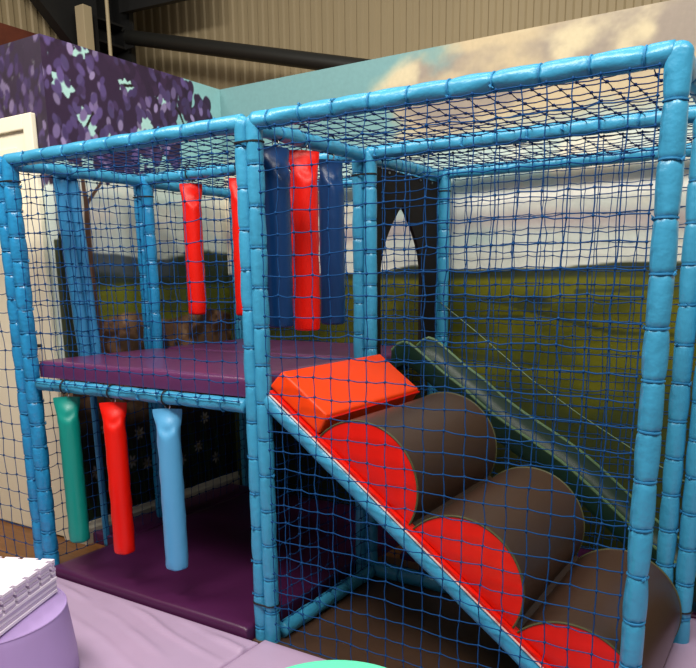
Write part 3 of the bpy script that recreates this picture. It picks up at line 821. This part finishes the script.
def tile_outline(size, teeth, shift):
    """jigsaw-edged square, counter-clockwise, centred"""
    h = size / 2; pitch = .081; dep = .017; nw = .017
    side = [(-h, -h)]
    if teeth:
        c = -h + .055 + shift
        while c + nw < h - .02:
            side += [(c, -h), (c - .004, -h + dep), (c + nw + .004, -h + dep), (c + nw, -h)]; c += pitch
    out = []
    for k in range(4):
        ca, sa = math.cos(k * math.pi / 2), math.sin(k * math.pi / 2)
        out += [(x * ca - y * sa, x * sa + y * ca) for (x, y) in side]
    return out
ANG = math.atan2(-.404, -.915) + math.pi
NT, TH = 11, .0128
for k in range(NT):
    teeth = k >= 5
    jx, jy, ja = random.uniform(-.004, .004), random.uniform(-.004, .004), random.uniform(-.012, .012)
    if k == 0: jx += .006
    me_b = MB(); po = tile_outline(.50, teeth, 0.0)
    n = len(po); V = [(x, y, z) for z in (0, TH - .0022) for (x, y) in po]
    F = [tuple(range(n))[::-1], tuple(range(n, 2 * n))] + [(i, (i + 1) % n, n + (i + 1) % n, n + i) for i in range(n)]
    o = me_b.add(V, F).build('foam_tile', WHITE_FOAM if k % 2 == 0 else WHITE_FOAM_B)
    o.location = (-.712 + jx, -.962 + jy, .044 + .3135 + k * TH); o.rotation_euler = (0, 0, ANG + ja)
    nth = ('topmost', 'second from the top', 'third from the top', 'fourth from the top', 'fifth from the top', 'sixth from the top',
           'fifth from the bottom', 'fourth from the bottom', 'third from the bottom', 'second from the bottom', 'lowest')[NT - 1 - k]
    lab = 'white foam tile with %s edges, %s of the pouf stack' % ('notched' if teeth else 'plain', nth)
    tag(o, lab, 'foam tile', 'white foam tiles stacked on the lilac pouf')

# ================================================================ NETS
def net(label, org, du, dv, ul, vl, pitch=.075, cord=.0022, jit=.0028, sag=0., seed=0, keep=None, border=True):
    r_ = np.random.default_rng(seed)
    org = np.array(org, float); du = np.array(du, float); dv = np.array(dv, float); nn = np.cross(du, dv)
    nu = max(2, int(round(ul / pitch)) + 1); nv = max(2, int(round(vl / pitch)) + 1)
    gu, gv = np.meshgrid(np.linspace(0, ul, nu), np.linspace(0, vl, nv))
    inner = np.ones_like(gu); inner[0] = inner[-1] = 0; inner[:, 0] = inner[:, -1] = 0
    ju = r_.normal(0, jit, gu.shape); jv = r_.normal(0, jit, gu.shape)
    # slow drift so the mesh hangs unevenly
    ju += .010 * (fbm(gu * 2 + seed, gv * 2, seed + 3, 2) - .5) * 2; jv += .012 * (fbm(gu * 2, gv * 2 + seed, seed + 9, 2) - .5) * 2
    P = org + (gu + ju * inner)[..., None] * du + (gv + jv * inner)[..., None] * dv
    bulge = np.sin(np.pi * gu / ul) * np.sin(np.pi * gv / vl)
    P = P + ((sag * bulge + r_.normal(0, .003, gu.shape) * inner)[..., None]) * nn
    VV = []; FF = []; base = 0
    for (A, B, ax, droop) in ((P[:, :-1], P[:, 1:], dv, 1), (P[:-1], P[1:], du, 0)):
        A = A.reshape(-1, 3); B = B.reshape(-1, 3)
        if keep is not None:
            k = np.array([keep(p) for p in (A + B) / 2]); A = A[k]; B = B[k]
        m = len(A)
        if m == 0: continue
        Mi = (A + B) / 2 + r_.normal(0, .0018, (m, 1)) * ax
        if droop: Mi[:, 2] -= .003
        rings = np.stack([A, Mi, B], 1)                                   # m,3,3
        off = np.stack([ax, nn, -ax, -nn], 0) * cord                      # 4,3
        V = rings[:, :, None, :] + off[None, None]                        # m,3,4,3
        idx = np.arange(m * 12).reshape(m, 3, 4) + base; nx = np.roll(idx, -1, 2)
        F = np.stack([idx[:, :-1], nx[:, :-1], nx[:, 1:], idx[:, 1:]], -1).reshape(-1, 4)
        VV.append(V.reshape(-1, 3)); FF.append(F); base += m * 12
    # knots: small cubes turned on end
    K = P.reshape(-1, 3)
    if keep is not None: K = K[np.array([keep(p) for p in K])]
    s = cord * 2.6
    oc = np.array([(a * du + b * dv + c * nn) for c in (-.8, .8) for (a, b) in ((1, 0), (0, 1), (-1, 0), (0, -1))]) * s
    V = K[:, None] + oc[None]; idx = np.arange(len(K) * 8).reshape(-1, 8) + base
    F = np.concatenate([idx[:, q] for q in ([0, 3, 2, 1], [4, 5, 6, 7], [0, 1, 5, 4], [1, 2, 6, 5], [2, 3, 7, 6], [3, 0, 4, 7])], 0)
    VV.append(V.reshape(-1, 3)); FF.append(F); base += len(K) * 8
    me = mesh_np('safety_net', np.concatenate(VV), np.concatenate(FF))
    o = link('safety_net', me, NETM_ROOF if 'roof' in label else NETM)
    tag(o, label, 'net', 'blue knotted safety nets of the play frame')
    return o
X_, Y_, Z_ = (1, 0, 0), (0, 1, 0), (0, 0, 1)
net('blue knotted net in front of the climbing logs, from post to post', (.085, -.045, .05), X_, Z_, 1.415, 2.115, pitch=.078, seed=1)
net('blue knotted net in front of the raised purple platform', (XA + .08, -.036, 1.10), X_, Z_, 1.40, 1.075, pitch=.083, seed=2)
net('blue knotted net beside the cream door, left of the crumpled padded posts', (-2.9, -.03, .05), X_, Z_, 1.255, 2.1, pitch=.098, seed=3)
net('blue knotted net along the tree mural, by the crumpled padded posts', (XA - .008, .04, .07), Y_, Z_, .79, 2.08, seed=4)
net('blue knotted net along the tree mural, towards the back corner', (XA - .008, D1 + .04, .07), Y_, Z_, .79, 2.08, seed=5)
net('blue knotted net behind the climbing logs, before the green slide', (.095, D1 + .012, .09), X_, Z_, 1.41, 2.07, seed=6, cord=.0022)
net('blue knotted net against the field mural, behind the green slide', (.095, D2, .07), X_, Z_, 1.41, 2.09, seed=7)
net('blue knotted net against the mural, behind the raised platform', (XA + .08, D2, .07), X_, Z_, 1.39, 2.09, seed=8)
net('blue knotted net closing the space under the platform from the logs', (.045, .05, .09), Y_, Z_, .77, .95, seed=9)
net('blue knotted roof net over the front of the platform', (XA + .02, .02, H + .012), X_, Y_, 1.52, .83, sag=-.02, seed=11)
net('blue knotted roof net over the back of the platform', (XA + .02, D1 + .02, H + .012), X_, Y_, 1.52, .83, sag=-.02, seed=12)
net('blue knotted roof net over the climbing logs', (.02, .02, H + .012), X_, Y_, 1.50, .83, sag=-.02, seed=13)
net('blue knotted roof net over the green slide', (.02, D1 + .02, H + .012), X_, Y_, 1.50, .83, sag=-.02, seed=14)
